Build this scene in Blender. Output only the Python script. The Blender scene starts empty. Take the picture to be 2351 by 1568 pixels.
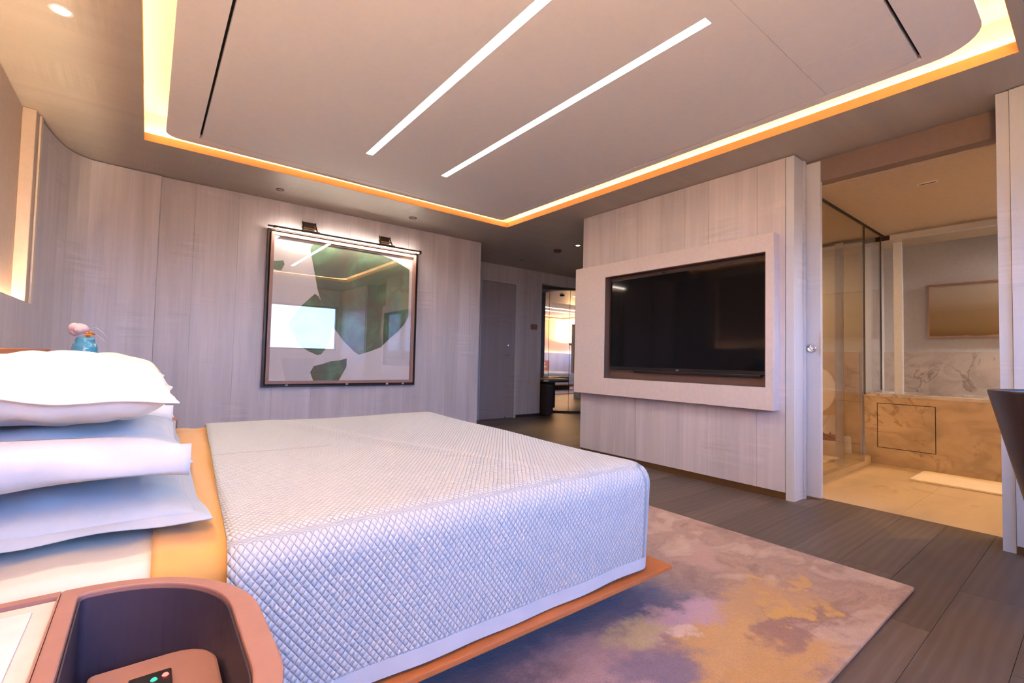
import bpy, math, random
import numpy as np
from mathutils import Matrix, Vector
random.seed(7)
rng = np.random.default_rng(7)
PI = math.pi
sc = bpy.context.scene
C = sc.collection

# ------------------------------------------------------------------ camera
cam = bpy.data.cameras.new('camera'); camo = bpy.data.objects.new('camera', cam); C.objects.link(camo)
yaw, pitch, roll = 0.66272, 0.03865, 0.0232
F = Vector((math.sin(yaw)*math.cos(pitch), math.cos(yaw)*math.cos(pitch), math.sin(pitch)))
R0 = Vector((math.cos(yaw), -math.sin(yaw), 0)); U0 = R0.cross(F)
cr, sr = math.cos(roll), math.sin(roll)
RR = cr*R0 + sr*U0; UU = -sr*R0 + cr*U0
m = Matrix((RR, UU, -F)).transposed().to_4x4(); m.translation = (0, 0, 1.0)
camo.matrix_world = m
cam.sensor_width = 36; cam.lens = 1070.4/2351*36; cam.clip_start = 0.02
sc.camera = camo

# ------------------------------------------------------------------ look
sc.view_settings.view_transform = 'Standard'; sc.view_settings.look = 'None'
sc.view_settings.gamma = 1.0; sc.view_settings.use_curve_mapping = False
sc.view_settings.exposure = 2.32
sc.cycles.use_denoising = True
sc.cycles.caustics_reflective = False; sc.cycles.caustics_refractive = False
sc.cycles.sample_clamp_indirect = 6.0
sc.cycles.max_bounces = 9; sc.cycles.diffuse_bounces = 6; sc.cycles.glossy_bounces = 5
sc.cycles.transparent_max_bounces = 12

# brightness of every light in one place
SKY = 3.6
COVE = 11.5
LINEAR = 6.6
BACKLIGHT = 36.0
SPOT = 15.0
ARTLED = 25.0
BATH = 440.0
HALL = 9.0
UPLIGHT = 50.0
AMBER = (1.0, 0.60, 0.28)
WARM = (1.0, 0.72, 0.46)
SOFTW = (1.0, 0.80, 0.60)

# world: dusk sky
w = bpy.data.worlds.new('sky'); sc.world = w; w.use_nodes = True
nt = w.node_tree; nt.nodes.clear()
tc = nt.nodes.new('ShaderNodeTexCoord'); sx = nt.nodes.new('ShaderNodeSeparateXYZ')
rp = nt.nodes.new('ShaderNodeValToRGB'); bg = nt.nodes.new('ShaderNodeBackground'); ow = nt.nodes.new('ShaderNodeOutputWorld')
mr = nt.nodes.new('ShaderNodeMapRange'); mr.inputs[1].default_value = -0.4; mr.inputs[2].default_value = 1.0
nt.links.new(tc.outputs['Generated'], sx.inputs[0]); nt.links.new(sx.outputs['Z'], mr.inputs[0])
nt.links.new(mr.outputs[0], rp.inputs[0]); nt.links.new(rp.outputs[0], bg.inputs[0]); nt.links.new(bg.outputs[0], ow.inputs[0])
e = rp.color_ramp.elements
e[0].position = 0.0; e[0].color = (0.05, 0.06, 0.09, 1)
e[1].position = 1.0; e[1].color = (0.16, 0.30, 0.85, 1)
for p, c in ((0.27, (0.09, 0.11, 0.17, 1)), (0.30, (0.35, 0.54, 1.0, 1)), (0.55, (0.20, 0.43, 1.0, 1))):
    q = e.new(p); q.color = c
bg.inputs[1].default_value = SKY

# ------------------------------------------------------------------ materials
class NT:
    def __init__(s, name):
        s.m = bpy.data.materials.new(name); s.m.use_nodes = True
        s.t = s.m.node_tree; s.t.nodes.clear()
        s.out = s.n('ShaderNodeOutputMaterial')
    def n(s, t, **k):
        x = s.t.nodes.new(t)
        for a, b in k.items(): setattr(x, a, b)
        return x
    def l(s, a, b): s.t.links.new(a, b)
    def math(s, op, a, b=None, c=None):
        x = s.n('ShaderNodeMath', operation=op)
        for i, v in enumerate((a, b, c)):
            if v is None: continue
            if isinstance(v, (int, float)): x.inputs[i].default_value = v
            else: s.l(v, x.inputs[i])
        return x.outputs[0]
    def coord(s, kind='Object', scale=(1, 1, 1), rot=(0, 0, 0), loc=(0, 0, 0)):
        t = s.n('ShaderNodeTexCoord'); mp = s.n('ShaderNodeMapping')
        mp.inputs['Scale'].default_value = scale; mp.inputs['Rotation'].default_value = rot; mp.inputs['Location'].default_value = loc
        s.l(t.outputs[kind], mp.inputs[0]); return mp.outputs[0]
    def noise(s, vec, scale=1, detail=4, rough=.55, dist=0.0):
        x = s.n('ShaderNodeTexNoise'); x.inputs['Scale'].default_value = scale; x.inputs['Detail'].default_value = detail
        x.inputs['Roughness'].default_value = rough; x.inputs['Distortion'].default_value = dist
        if vec is not None: s.l(vec, x.inputs['Vector'])
        return x.outputs['Fac']
    def ramp(s, fac, stops):
        x = s.n('ShaderNodeValToRGB'); s.l(fac, x.inputs[0]); e = x.color_ramp.elements
        e[0].position = stops[0][0]; e[0].color = (*stops[0][1], 1)
        e[1].position = stops[-1][0]; e[1].color = (*stops[-1][1], 1)
        for p, c in stops[1:-1]:
            q = e.new(p); q.color = (*c, 1)
        return x.outputs[0]
    def mix(s, fac, a, b, blend='MIX'):
        x = s.n('ShaderNodeMix', data_type='RGBA', blend_type=blend)
        for i, v in ((0, fac), (6, a), (7, b)):
            if isinstance(v, (int, float)): x.inputs[i].default_value = v
            elif isinstance(v, tuple): x.inputs[i].default_value = (*v, 1)
            else: s.l(v, x.inputs[i])
        return x.outputs[2]
    def smooth(s, v, a, b):
        x = s.n('ShaderNodeMapRange', interpolation_type='SMOOTHSTEP')
        s.l(v, x.inputs[0]); x.inputs[1].default_value = a; x.inputs[2].default_value = b
        return x.outputs[0]
    def bsdf(s, col, rough=.5, metal=0, spec=.5, bump=None, bstr=.3, bdist=.01, coat=0, sheen=0):
        b = s.n('ShaderNodeBsdfPrincipled')
        if isinstance(col, tuple): b.inputs['Base Color'].default_value = (*col, 1)
        else: s.l(col, b.inputs['Base Color'])
        if isinstance(rough, (int, float)): b.inputs['Roughness'].default_value = rough
        else: s.l(rough, b.inputs['Roughness'])
        b.inputs['Metallic'].default_value = metal; b.inputs['Specular IOR Level'].default_value = spec
        b.inputs['Coat Weight'].default_value = coat; b.inputs['Sheen Weight'].default_value = sheen
        if bump is not None:
            bp = s.n('ShaderNodeBump'); bp.inputs['Strength'].default_value = bstr; bp.inputs['Distance'].default_value = bdist
            s.l(bump, bp.inputs['Height']); s.l(bp.outputs[0], b.inputs['Normal'])
        s.l(b.outputs[0], s.out.inputs[0]); return b

def plain(name, col, rough=.5, metal=0, spec=.5, var=.04, nscale=30, bstr=.05, coat=0, sheen=0):
    n = NT(name); f = n.noise(n.coord(), nscale, 3)
    d = tuple(max(0, c*(1-var)) for c in col); l = tuple(min(1, c*(1+var)) for c in col)
    n.bsdf(n.ramp(f, [(.3, d), (.7, l)]), rough, metal, spec, f, bstr, .002, coat, sheen)
    return n.m

def emit(name, col, s):
    n = NT(name); b = n.n('ShaderNodeEmission'); b.inputs[0].default_value = (*col, 1); b.inputs[1].default_value = s
    n.l(b.outputs[0], n.out.inputs[0]); return n.m

def veneer(name, base, axis='z', var=.16, joints=True, tone=.12):
    """figured pale veneer, grain along the given axis, with rippled cross figure"""
    n = NT(name)
    st = {'z': (7, 7, .45), 'x': (.45, 7, 7), 'y': (7, .45, 7)}[axis]
    rip = {'z': (2.2, 2.2, 42), 'x': (42, 2.2, 2.2), 'y': (2.2, 42, 2.2)}[axis]
    fine = {'z': (60, 60, 1.6), 'x': (1.6, 60, 60), 'y': (60, 1.6, 60)}[axis]
    a = n.noise(n.coord(scale=st), 1, 4, .6, .3)
    b = n.noise(n.coord(scale=fine), 1, 3, .6)
    c = n.noise(n.coord(scale=rip), 1, 3, .6, .6)
    msk = n.smooth(n.noise(n.coord(), 2.1, 3, .5), .52, .66)
    info = n.n('ShaderNodeObjectInfo')
    v = n.math('ADD', n.math('MULTIPLY', a, .75), n.math('MULTIPLY', b, .25))
    dk = tuple(x*(1-var) for x in base); lt = tuple(min(1, x*(1+var)) for x in base)
    col = n.ramp(v, [(.32, dk), (.5, base), (.68, lt)])
    r = n.math('MULTIPLY', n.math('SUBTRACT', c, .5), msk)
    k = n.math('ADD', 1 - tone/2, n.math('MULTIPLY', info.outputs['Random'], tone))
    k = n.math('ADD', k, n.math('MULTIPLY', r, .55))
    cc = n.n('ShaderNodeVectorMath', operation='SCALE'); n.l(col, cc.inputs[0]); n.l(k, cc.inputs['Scale'])
    n.bsdf(cc.outputs[0], .42, 0, .4, b, .06, .002)
    return n.m

def floorwood(name):
    n = NT(name); info = n.n('ShaderNodeObjectInfo')
    t = n.n('ShaderNodeTexCoord'); ad = n.n('ShaderNodeVectorMath', operation='ADD')
    sc_ = n.n('ShaderNodeVectorMath', operation='SCALE'); cmb = n.n('ShaderNodeCombineXYZ')
    n.l(info.outputs['Random'], cmb.inputs[0]); n.l(info.outputs['Random'], cmb.inputs[1]); n.l(cmb.outputs[0], sc_.inputs[0]); sc_.inputs['Scale'].default_value = 23
    n.l(t.outputs['Object'], ad.inputs[0]); n.l(sc_.outputs[0], ad.inputs[1])
    mp = n.n('ShaderNodeMapping'); mp.inputs['Scale'].default_value = (1.3, 9, 9); n.l(ad.outputs[0], mp.inputs[0])
    w_ = n.n('ShaderNodeTexWave', wave_type='BANDS', bands_direction='Y'); w_.inputs['Scale'].default_value = .8
    w_.inputs['Distortion'].default_value = 9; w_.inputs['Detail'].default_value = 3; w_.inputs['Detail Scale'].default_value = .8
    n.l(mp.outputs[0], w_.inputs['Vector'])
    mp2 = n.n('ShaderNodeMapping'); mp2.inputs['Scale'].default_value = (4, 120, 120); n.l(ad.outputs[0], mp2.inputs[0])
    f = n.noise(mp2.outputs[0], 1, 3, .6)
    v = n.math('ADD', n.math('MULTIPLY', w_.outputs['Fac'], .22), n.math('MULTIPLY', f, .78))
    col = n.ramp(v, [(.25, (.092, .068, .05)), (.55, (.118, .09, .069)), (.8, (.155, .122, .098))])
    k = n.math('ADD', .8, n.math('MULTIPLY', info.outputs['Random'], .38))
    cc = n.n('ShaderNodeVectorMath', operation='SCALE'); n.l(col, cc.inputs[0]); n.l(k, cc.inputs['Scale'])
    n.bsdf(cc.outputs[0], n.math('ADD', .34, n.math('MULTIPLY', f, .2)), 0, .4, v, .10, .002)
    return n.m

def marble(name, base, vein, scale=1.0, gloss=.18, rot=0.5):
    n = NT(name)
    v = n.coord(scale=(scale, scale, scale*1.3), rot=(0, 0, rot))
    a = n.noise(v, 1.1, 6, .6, 1.6)
    band = n.noise(n.coord(scale=(.7*scale, 2.6*scale, 4.5*scale), rot=(.2, .15, rot)), 1, 4, .55, .7)
    d = n.math('ABSOLUTE', n.math('SUBTRACT', a, .5))
    ve = n.math('SUBTRACT', 1, n.smooth(d, 0.0, .022))
    gate = n.smooth(n.noise(n.coord(), 1.7, 2), .45, .62)
    ve = n.math('MULTIPLY', ve, gate)
    dk = tuple(x*.80 for x in base); lt = tuple(min(1, x*1.12) for x in base)
    col = n.ramp(band, [(.35, dk), (.5, base), (.66, lt)])
    col = n.mix(n.math('MULTIPLY', ve, .5), col, vein)
    n.bsdf(col, gloss, 0, .5)
    return n.m

def thin_glass(name, refl=.10, tint=(1, 1, 1), rough=0.0):
    n = NT(name)
    tr = n.n('ShaderNodeBsdfTransparent'); tr.inputs[0].default_value = (*tint, 1)
    gl = n.n('ShaderNodeBsdfGlossy'); gl.inputs['Roughness'].default_value = rough
    lw = n.n('ShaderNodeFresnel'); lw.inputs[0].default_value = 1.45
    f = n.math('MINIMUM', n.math('ADD', n.math('MULTIPLY', lw.outputs[0], 1.4), refl - .05), .30)
    mx = n.n('ShaderNodeMixShader'); n.l(f, mx.inputs[0]); n.l(tr.outputs[0], mx.inputs[1]); n.l(gl.outputs[0], mx.inputs[2])
    n.l(mx.outputs[0], n.out.inputs[0]); return n.m

def frosted(name):
    n = NT(name)
    b = n.n('ShaderNodeBsdfPrincipled'); b.inputs['Base Color'].default_value = (.80, .82, .9, 1)
    b.inputs['Roughness'].default_value = .35
    tr = n.n('ShaderNodeBsdfTransparent'); tr.inputs[0].default_value = (.8, .82, .88, 1)
    mx = n.n('ShaderNodeMixShader'); mx.inputs[0].default_value = .45
    n.l(tr.outputs[0], mx.inputs[1]); n.l(b.outputs[0], mx.inputs[2]); n.l(mx.outputs[0], n.out.inputs[0]); return n.m

def mirror(name):
    n = NT(name); n.bsdf((.78, .76, .72), .02, 1.0); return n.m

def fabric(name, col, rough=.85, bs=.12, fine=420, sheen=.2):
    n = NT(name); f = n.noise(n.coord(), fine, 2, .6); g = n.noise(n.coord(), 9, 4, .55)
    dk = tuple(x*.95 for x in col); lt = tuple(min(1, x*1.02) for x in col)
    h = n.math('ADD', n.math('MULTIPLY', f, .12), g)
    n.bsdf(n.ramp(g, [(.35, dk), (.65, lt)]), rough, 0, .25, h, bs, .012, 0, sheen); return n.m

def quilt(name):
    n = NT(name); t = n.n('ShaderNodeTexCoord'); s = n.n('ShaderNodeSeparateXYZ'); n.l(t.outputs['UV'], s.inputs[0])
    nz = n.noise(t.outputs['UV'], 7, 3)
    off = n.math('MULTIPLY', n.math('SUBTRACT', nz, .5), .5)
    a = n.math('ADD', n.math('MULTIPLY', s.outputs[0], 1/.0170), off)
    b = n.math('MULTIPLY', s.outputs[1], 1/.0225)
    p = n.math('ABSOLUTE', n.math('SINE', n.math('MULTIPLY', n.math('ADD', a, b), PI)))
    q = n.math('ABSOLUTE', n.math('SINE', n.math('MULTIPLY', n.math('SUBTRACT', a, b), PI)))
    mn = n.math('MINIMUM', p, q)
    puff = n.math('POWER', n.math('MULTIPLY', p, q), .45)
    line = n.smooth(mn, .0, .20)
    # plain hem where V is in the hem band (stored as negative U offset in the second map)
    col = n.mix(line, (.29, .33, .41), (.51, .555, .61))  # shade in the stitched grooves painted as a darker grey blue
    fine = n.noise(t.outputs['UV'], 300, 2)
    h = n.math('ADD', puff, n.math('MULTIPLY', fine, .12))
    n.bsdf(col, .75, 0, .3, h, .75, .0065, 0, .15); return n.m

def rug_mat(name):
    n = NT(name); t = n.n('ShaderNodeTexCoord')
    nz = n.n('ShaderNodeTexNoise'); nz.inputs['Scale'].default_value = 4.2; nz.inputs['Detail'].default_value = 5; nz.inputs['Roughness'].default_value = .62
    n.l(t.outputs['Object'], nz.inputs['Vector'])
    sub = n.n('ShaderNodeVectorMath', operation='SUBTRACT'); n.l(nz.outputs['Color'], sub.inputs[0]); sub.inputs[1].default_value = (.5, .5, .5)
    sc1 = n.n('ShaderNodeVectorMath', operation='SCALE'); n.l(sub.outputs[0], sc1.inputs[0]); sc1.inputs['Scale'].default_value = .62
    P = n.n('ShaderNodeVectorMath', operation='ADD'); n.l(t.outputs['Object'], P.inputs[0]); n.l(sc1.outputs[0], P.inputs[1])
    a = n.noise(n.coord(scale=(1, 1.5, 1)), 3.1, 5, .6, .5)
    col = n.ramp(a, [(.34, (.25, .14, .09)), (.44, (.37, .225, .15)), (.5, (.31, .185, .125)), (.56, (.41, .265, .185)), (.7, (.49, .345, .26))])
    blobs = [  # cx, cy, rx, ry, colour, soft
        (1.15, 1.25, .75, .30, (.055, .05, .085), .55), (1.25, 1.02, .35, .16, (.30, .20, .21), .5),
        (.95, .85, .40, .20, (.33, .22, .24), .5), (1.62, 1.17, .20, .10, (.06, .06, .12), .5),
        (1.50, 1.06, .16, .09, (.42, .34, .17), .5), (1.72, 1.02, .18, .13, (.42, .27, .33), .45),
        (1.98, .88, .34, .14, (.44, .245, .085), .5), (1.60, .82, .30, .13, (.48, .27, .08), .4),
        (1.30, .88, .16, .10, (.16, .12, .17), .5), (1.95, .75, .28, .07, (.24, .115, .07), .4),
        (2.10, .79, .09, .05, (.52, .29, .05), .4), (1.62, .64, .30, .08, (.45, .24, .06), .5), (1.55, .93, .07, .05, (.62, .45, .36), .5),
        (2.30, 1.02, .06, .03, (.50, .29, .07), .3), (2.38, .86, .05, .025, (.50, .28, .07), .3),
        (2.30, 1.30, .16, .08, (.40, .24, .19), .3), (1.05, 2.2, 1.0, .8, (.16, .12, .16), .6)]
    for cx, cy, rx, ry, c, soft in blobs:
        s_ = n.n('ShaderNodeVectorMath', operation='SUBTRACT'); n.l(P.outputs[0], s_.inputs[0]); s_.inputs[1].default_value = (cx, cy, 0)
        d_ = n.n('ShaderNodeVectorMath', operation='MULTIPLY'); n.l(s_.outputs[0], d_.inputs[0]); d_.inputs[1].default_value = (1/rx, 1/ry, 0)
        ln = n.n('ShaderNodeVectorMath', operation='LENGTH'); n.l(d_.outputs[0], ln.inputs[0])
        mk = n.math('SUBTRACT', 1, n.smooth(ln.outputs['Value'], 1-soft, 1+soft))
        col = n.mix(n.math('MULTIPLY', mk, .92), col, c)
    pile = n.noise(n.coord(), 260, 2, .7)
    lump = n.noise(n.coord(scale=(1, 1.6, 1)), 14, 4, .6)
    col = n.mix(.28, col, n.ramp(pile, [(.3, (.1, .1, .1)), (.7, (1, 1, 1))]), 'SOFT_LIGHT')
    h = n.math('ADD', n.math('MULTIPLY', pile, .5), lump)
    n.bsdf(col, .95, 0, .1, h, .5, .01, 0, .3); return n.m

def artgreen(name):
    n = NT(name)
    a = n.noise(n.coord(), 2.2, 4, .55, .8); b = n.noise(n.coord(), 1.5, 3, .5, 1.2)
    d = n.math('SUBTRACT', 1, n.smooth(n.math('ABSOLUTE', n.math('SUBTRACT', b, .5)), 0, .03))
    col = n.ramp(a, [(.3, (.085, .085, .06)), (.5, (.11, .17, .10)), (.62, (.15, .30, .17)), (.75, (.26, .29, .12))])
    col = n.mix(n.math('MULTIPLY', d, .5), col, (.16, .08, .04))
    n.bsdf(col, .6); return n.m

M = dict(
    wall=veneer('pale figured wall veneer', (.57, .53, .55), 'z'),
    wallx=veneer('pale ceiling veneer', (.42, .38, .33), 'x', .07, tone=.05),
    trimv=veneer('pale trim veneer', (.56, .58, .62), 'z', .05),
    cream=plain('cream wall covering', (.62, .50, .40), .7),
    white=plain('matt white lacquer', (.68, .60, .58), .5),
    raft=plain('matt ceiling paint', (.80, .79, .80), .75, var=.015),
    covew=plain('cove plaster', (.78, .68, .55), .8),
    dark=plain('dark bronze metal', (.05, .03, .022), .35, .6),
    brass=plain('bronzed toe kick', (.16, .085, .035), .4, .5),
    black=plain('black shadow gap', (.02, .016, .014), .7),
    floor=floorwood('smoked oak plank'),
    sub=plain('floor screed', (.05, .04, .035), .9),
    marblef=marble('honed beige floor marble', (.52, .40, .25), (.33, .21, .10), .8, .3),
    marblew=marble('veined beige wall marble', (.46, .35, .24), (.16, .09, .05), 1.2, .2, .9),
    marbleg=marble('veined pale wall marble', (.50, .45, .43), (.10, .05, .04), 1.5, .2, .3),
    paintg=plain('greige bathroom paint', (.50, .50, .52), .8),
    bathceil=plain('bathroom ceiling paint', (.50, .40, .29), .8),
    orange=plain('saddle orange leather', (.44, .155, .052), .45, spec=.4),
    leather=plain('brown stitched leather', (.31, .165, .145), .5, spec=.35),
    navy=plain('dark tray lining', (.045, .035, .06), .6),
    darkbase=plain('dark recessed base', (.03, .022, .02), .7),
    padw=plain('glossy white top', (.62, .57, .54), .22),
    sheet=fabric('cream sateen sheet', (.60, .585, .54)),
    whitefab=fabric('crisp white cotton', (.64, .67, .72)),
    creamfab=fabric('ivory cotton', (.80, .75, .69)),
    bluefab=fabric('pale blue grey cotton', (.48, .54, .60)),
    ochre=fabric('ochre blanket', (.60, .335, .105)),
    quilt=quilt('diamond quilted coverlet'),
    hem=fabric('coverlet hem', (.50, .56, .64)),
    rug=rug_mat('abstract hand tufted rug'),
    rugside=plain('rug edge pile', (.22, .13, .08), .95),
    glass=thin_glass('clear pane', .07), artglass=thin_glass('picture glass', .105),
    bathglass=thin_glass('shower glass', .0, (.90, .89, .88)),
    frost=frosted('frosted glass'), mirror=mirror('mirror'),
    paper=plain('white art paper', (.88, .83, .83), .7, var=.01),
    print=artgreen('dark green print'), frameb=plain('blush wood frame', (.32, .185, .145), .45),
    chrome=plain('polished chrome', (.75, .75, .78), .15, 1.0, bstr=0),
    steel=plain('brushed steel', (.55, .53, .52), .3, 1.0),
    tvblk=plain('black television bezel', (.012, .010, .010), .3),
    header=plain('taupe lintel', (.20, .14, .115), .6),
    fascia=plain('fascia with painted amber glow', (.66, .37, .13), .5),
    recess=plain('brown lined recess', (.14, .085, .065), .5),
    screen=None,
    door=veneer('smoky grey door veneer', (.38, .34, .36), 'z', .08),
    porc=plain('white porcelain', (.78, .72, .66), .12, bstr=0, coat=.3),
    petals=plain('dark red petals', (.16, .01, .02), .7, var=.4, nscale=90),
    bluegl=plain('turquoise glaze', (.06, .30, .48), .12, bstr=0, coat=.6),
    orchid=plain('pink orchid petals', (.72, .50, .52), .6), orangefl=plain('orange blossom', (.65, .22, .03), .7, var=.4, nscale=120),
    stem=plain('pale stem', (.55, .45, .50), .6),
    chair=plain('dark brown leather', (.026, .014, .012), .38, spec=.5),
    towel=fabric('pale towelling mat', (.78, .66, .48), .95, .5, 160),
    desk=veneer('light vanity wood', (.50, .33, .15), 'x', .08), picture=None,
    amber=emit('amber led tape', AMBER, COVE), back=emit('warm led tape', WARM, BACKLIGHT),
    linear=emit('warm white diffuser', (1.0, .91, .80), LINEAR), artled=emit('picture light diffuser', (1.0, .84, .70), ARTLED),
    lampon=emit('lit lamp face', (1.0, .9, .78), 14), lampoff=plain('unlit lamp face', (.30, .22, .17), .3),
    red=emit('red indicator', (1, .05, .04), 2.2), green=emit('green indicator', (.03, .35, .18), .8),
    bathcool=emit('neutral bathroom lamp', (1.0, .90, .84), BATH*1.7), bathled=emit('amber bathroom lamp', (1.0, .56, .22), BATH), hallled=emit('hall lamp', (1.0, .60, .28), HALL),
)
n = NT('black television screen'); n.bsdf((.004, .004, .005), .06, 0, .22); M['screen'] = n.m
n = NT('landscape print'); t = n.coord('Generated'); s = n.n('ShaderNodeSeparateXYZ'); n.l(t, s.inputs[0])
f = n.math('ADD', s.outputs[2], n.math('MULTIPLY', n.noise(n.coord(scale=(1, 1.2, 9)), 2, 4), .12))
n.bsdf(n.ramp(f, [(.04, (.62, .50, .34)), (.09, (.17, .09, .03)), (.22, (.24, .15, .06)), (.55, (.28, .19, .10)), (.72, (.36, .29, .22)), (1, (.42, .37, .32))]), .4)
M['picture'] = n.m

# ------------------------------------------------------------------ mesh helpers
class MB:
    def __init__(s): s.v = []; s.f = []; s.uv = None
    def add(s, vs, fs):
        b = len(s.v); s.v += [tuple(float(c) for c in p) for p in vs]; s.f += [tuple(b+i for i in f) for f in fs]; return s
    def box(s, x0, x1, y0, y1, z0, z1):
        return s.add([(x0, y0, z0), (x1, y0, z0), (x1, y1, z0), (x0, y1, z0), (x0, y0, z1), (x1, y0, z1), (x1, y1, z1), (x0, y1, z1)],
                     [(3, 2, 1, 0), (4, 5, 6, 7), (0, 1, 5, 4), (1, 2, 6, 5), (2, 3, 7, 6), (3, 0, 4, 7)])
    def obox(s, c, ax, ay, az, hx, hy, hz):
        c, ax, ay, az = map(Vector, (c, ax, ay, az)); vs = []
        for k in (-1, 1):
            for i, j in ((-1, -1), (1, -1), (1, 1), (-1, 1)): vs.append(c + ax*hx*i + ay*hy*j + az*hz*k)
        return s.add(vs, [(3, 2, 1, 0), (4, 5, 6, 7), (0, 1, 5, 4), (1, 2, 6, 5), (2, 3, 7, 6), (3, 0, 4, 7)])
    def prism(s, pts, z0, z1):
        k = len(pts)
        vs = [(x, y, z0) for x, y in pts] + [(x, y, z1) for x, y in pts]
        return s.add(vs, [tuple(range(k))[::-1], tuple(range(k, 2*k))] + [(i, (i+1) % k, k+(i+1) % k, k+i) for i in range(k)])
    def prism_y(s, pts, y0, y1):   # polygon in x,z extruded along y
        k = len(pts)
        vs = [(x, y0, z) for x, z in pts] + [(x, y1, z) for x, z in pts]
        return s.add(vs, [tuple(range(k)), tuple(range(k, 2*k))[::-1]] + [((i+1) % k, i, k+i, k+(i+1) % k) for i in range(k)])
    def ring(s, outer, inner, z0, z1):  # closed wall between two loops of equal count
        k = len(outer)
        vs = [(x, y, z0) for x, y in outer] + [(x, y, z1) for x, y in outer] + [(x, y, z0) for x, y in inner] + [(x, y, z1) for x, y in inner]
        fs = []
        for i in range(k):
            j = (i+1) % k
            fs += [(i, j, k+j, k+i), (k+i, k+j, 3*k+j, 3*k+i), (3*k+i, 3*k+j, 2*k+j, 2*k+i), (2*k+i, 2*k+j, j, i)]
        return s.add(vs, fs)
    def lathe(s, c, prof, n=32, axis='z'):  # prof: list of (r, h)
        vs = []
        for r, h in prof:
            for i in range(n):
                a = 2*PI*i/n; x, y, z = r*math.cos(a), r*math.sin(a), h
                if axis == 'x': x, y, z = z, x, y
                if axis == 'y': x, y, z = x, z, y
                vs.append((c[0]+x, c[1]+y, c[2]+z))
        fs = []; k = len(prof)
        for j in range(k-1):
            for i in range(n):
                q = (i+1) % n; fs.append((j*n+i, j*n+q, (j+1)*n+q, (j+1)*n+i))
        fs.append(tuple(range(n))[::-1]); fs.append(tuple((k-1)*n+i for i in range(n)))
        return s.add(vs, fs)
    def tube(s, pts, r, n=10):
        pts = [Vector(p) for p in pts]; rs = r if isinstance(r, (list, tuple)) else [r]*len(pts)
        vs = []
        for i, p in enumerate(pts):
            d = (pts[min(i+1, len(pts)-1)] - pts[max(i-1, 0)]).normalized()
            a = d.cross(Vector((0, 0, 1)));  a = a if a.length > .01 else d.cross(Vector((1, 0, 0)))
            a.normalize(); b = d.cross(a)
            for k in range(n): t = 2*PI*k/n; vs.append(p + (a*math.cos(t)+b*math.sin(t))*rs[i])
        fs = [(j*n+i, j*n+(i+1) % n, (j+1)*n+(i+1) % n, (j+1)*n+i) for j in range(len(pts)-1) for i in range(n)]
        fs += [tuple(range(n))[::-1], tuple((len(pts)-1)*n+i for i in range(n))]
        return s.add(vs, fs)

def obj(name, mb, mat, parent=None, bevel=0, smooth=False, seg=2, sub=0):
    me = bpy.data.meshes.new(name)
    off = Vector(parent['_o']) if parent is not None and '_o' in parent else Vector((0, 0, 0))
    vs = [(x-off.x, y-off.y, z-off.z) for x, y, z in mb.v]
    me.from_pydata(vs, [], mb.f); me.update()
    if mb.uv is not None:
        ul = me.uv_layers.new(name='UVMap')
        li = np.empty(len(me.loops), dtype=np.int32); me.loops.foreach_get('vertex_index', li)
        ul.data.foreach_set('uv', np.asarray(mb.uv, dtype=np.float32)[li].ravel())
    o = bpy.data.objects.new(name, me); C.objects.link(o)
    if mat is not None: me.materials.append(mat)
    if smooth:
        me.polygons.foreach_set('use_smooth', [True]*len(me.polygons))
    if bevel:
        b = o.modifiers.new('bevel', 'BEVEL'); b.width = bevel; b.segments = seg; b.limit_method = 'ANGLE'; b.angle_limit = math.radians(40)
    if sub:
        b = o.modifiers.new('subd', 'SUBSURF'); b.levels = sub; b.render_levels = sub
    if parent is not None:
        o.parent = parent; o['_o'] = tuple(off)
    return o

def thing(name, label, cat, loc, group=None):
    o = bpy.data.objects.new(name, None); C.objects.link(o); o.location = loc; o.empty_display_size = .05
    o['label'] = label; o['category'] = cat; o['_o'] = tuple(loc)
    if group: o['group'] = group
    return o
def tag(o, label, cat, group=None):
    o['label'] = label; o['category'] = cat
    if group: o['group'] = group
    return o
def struct(name, mb, mat, parent=None, bevel=0, smooth=False):
    o = obj(name, mb, mat, parent, bevel, smooth)
    if parent is None: o['kind'] = 'structure'; o['_o'] = (0.0, 0.0, 0.0)
    return o
def copy_tree(o, parent=None):
    c = o.copy(); C.objects.link(c)
    if parent is not None: c.parent = parent
    for ch in list(o.children): copy_tree(ch, c)
    return c
B = lambda *a: MB().box(*a)
def rrect(x0, x1, y0, y1, r, n=8):
    rs = r if isinstance(r, (list, tuple)) else [r]*4   # corners: x0y0, x1y0, x1y1, x0y1
    out = []
    for (cx, cy, a0), q in zip(((x0, y0, PI), (x1, y0, 1.5*PI), (x1, y1, 0), (x0, y1, .5*PI)), rs):
        ox = cx + (q if cx == x0 else -q); oy = cy + (q if cy == y0 else -q)
        for k in range(n+1):
            a = a0 + .5*PI*k/n; out.append((ox+q*math.cos(a), oy+q*math.sin(a)))
    return out

# ------------------------------------------------------------------ the room shell
ZC = 2.6
XT = 3.79      # face of the television wall
fl = struct('floor', B(-.9, 4.1, -1.5, 7.2, -.12, -.012).box(4.1, 7.4, 3.5, 7.2, -.12, -.012), M['sub'])
rowh = .22
y = .435 - 9*rowh; r = 0
while y < 7.0:
    x = -.8 - random.random()*1.4
    while x < 7.2:
        L = 1.9; a, b = max(x, -.8), min(x+L, 7.2)
        ok = b-a > .05
        y1 = y+rowh
        if y < 3.5: b = min(b, 4.1)
        if y < 1.3 and y > .3 : b = min(b, 4.12)
        if ok and b-a > .05:
            o = obj('plank', B(a+.0008, b-.0008, y+.0008, y1-.0008, -.012, 0), M['floor'], fl)
        x += L
    y += rowh; r += 1

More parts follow.
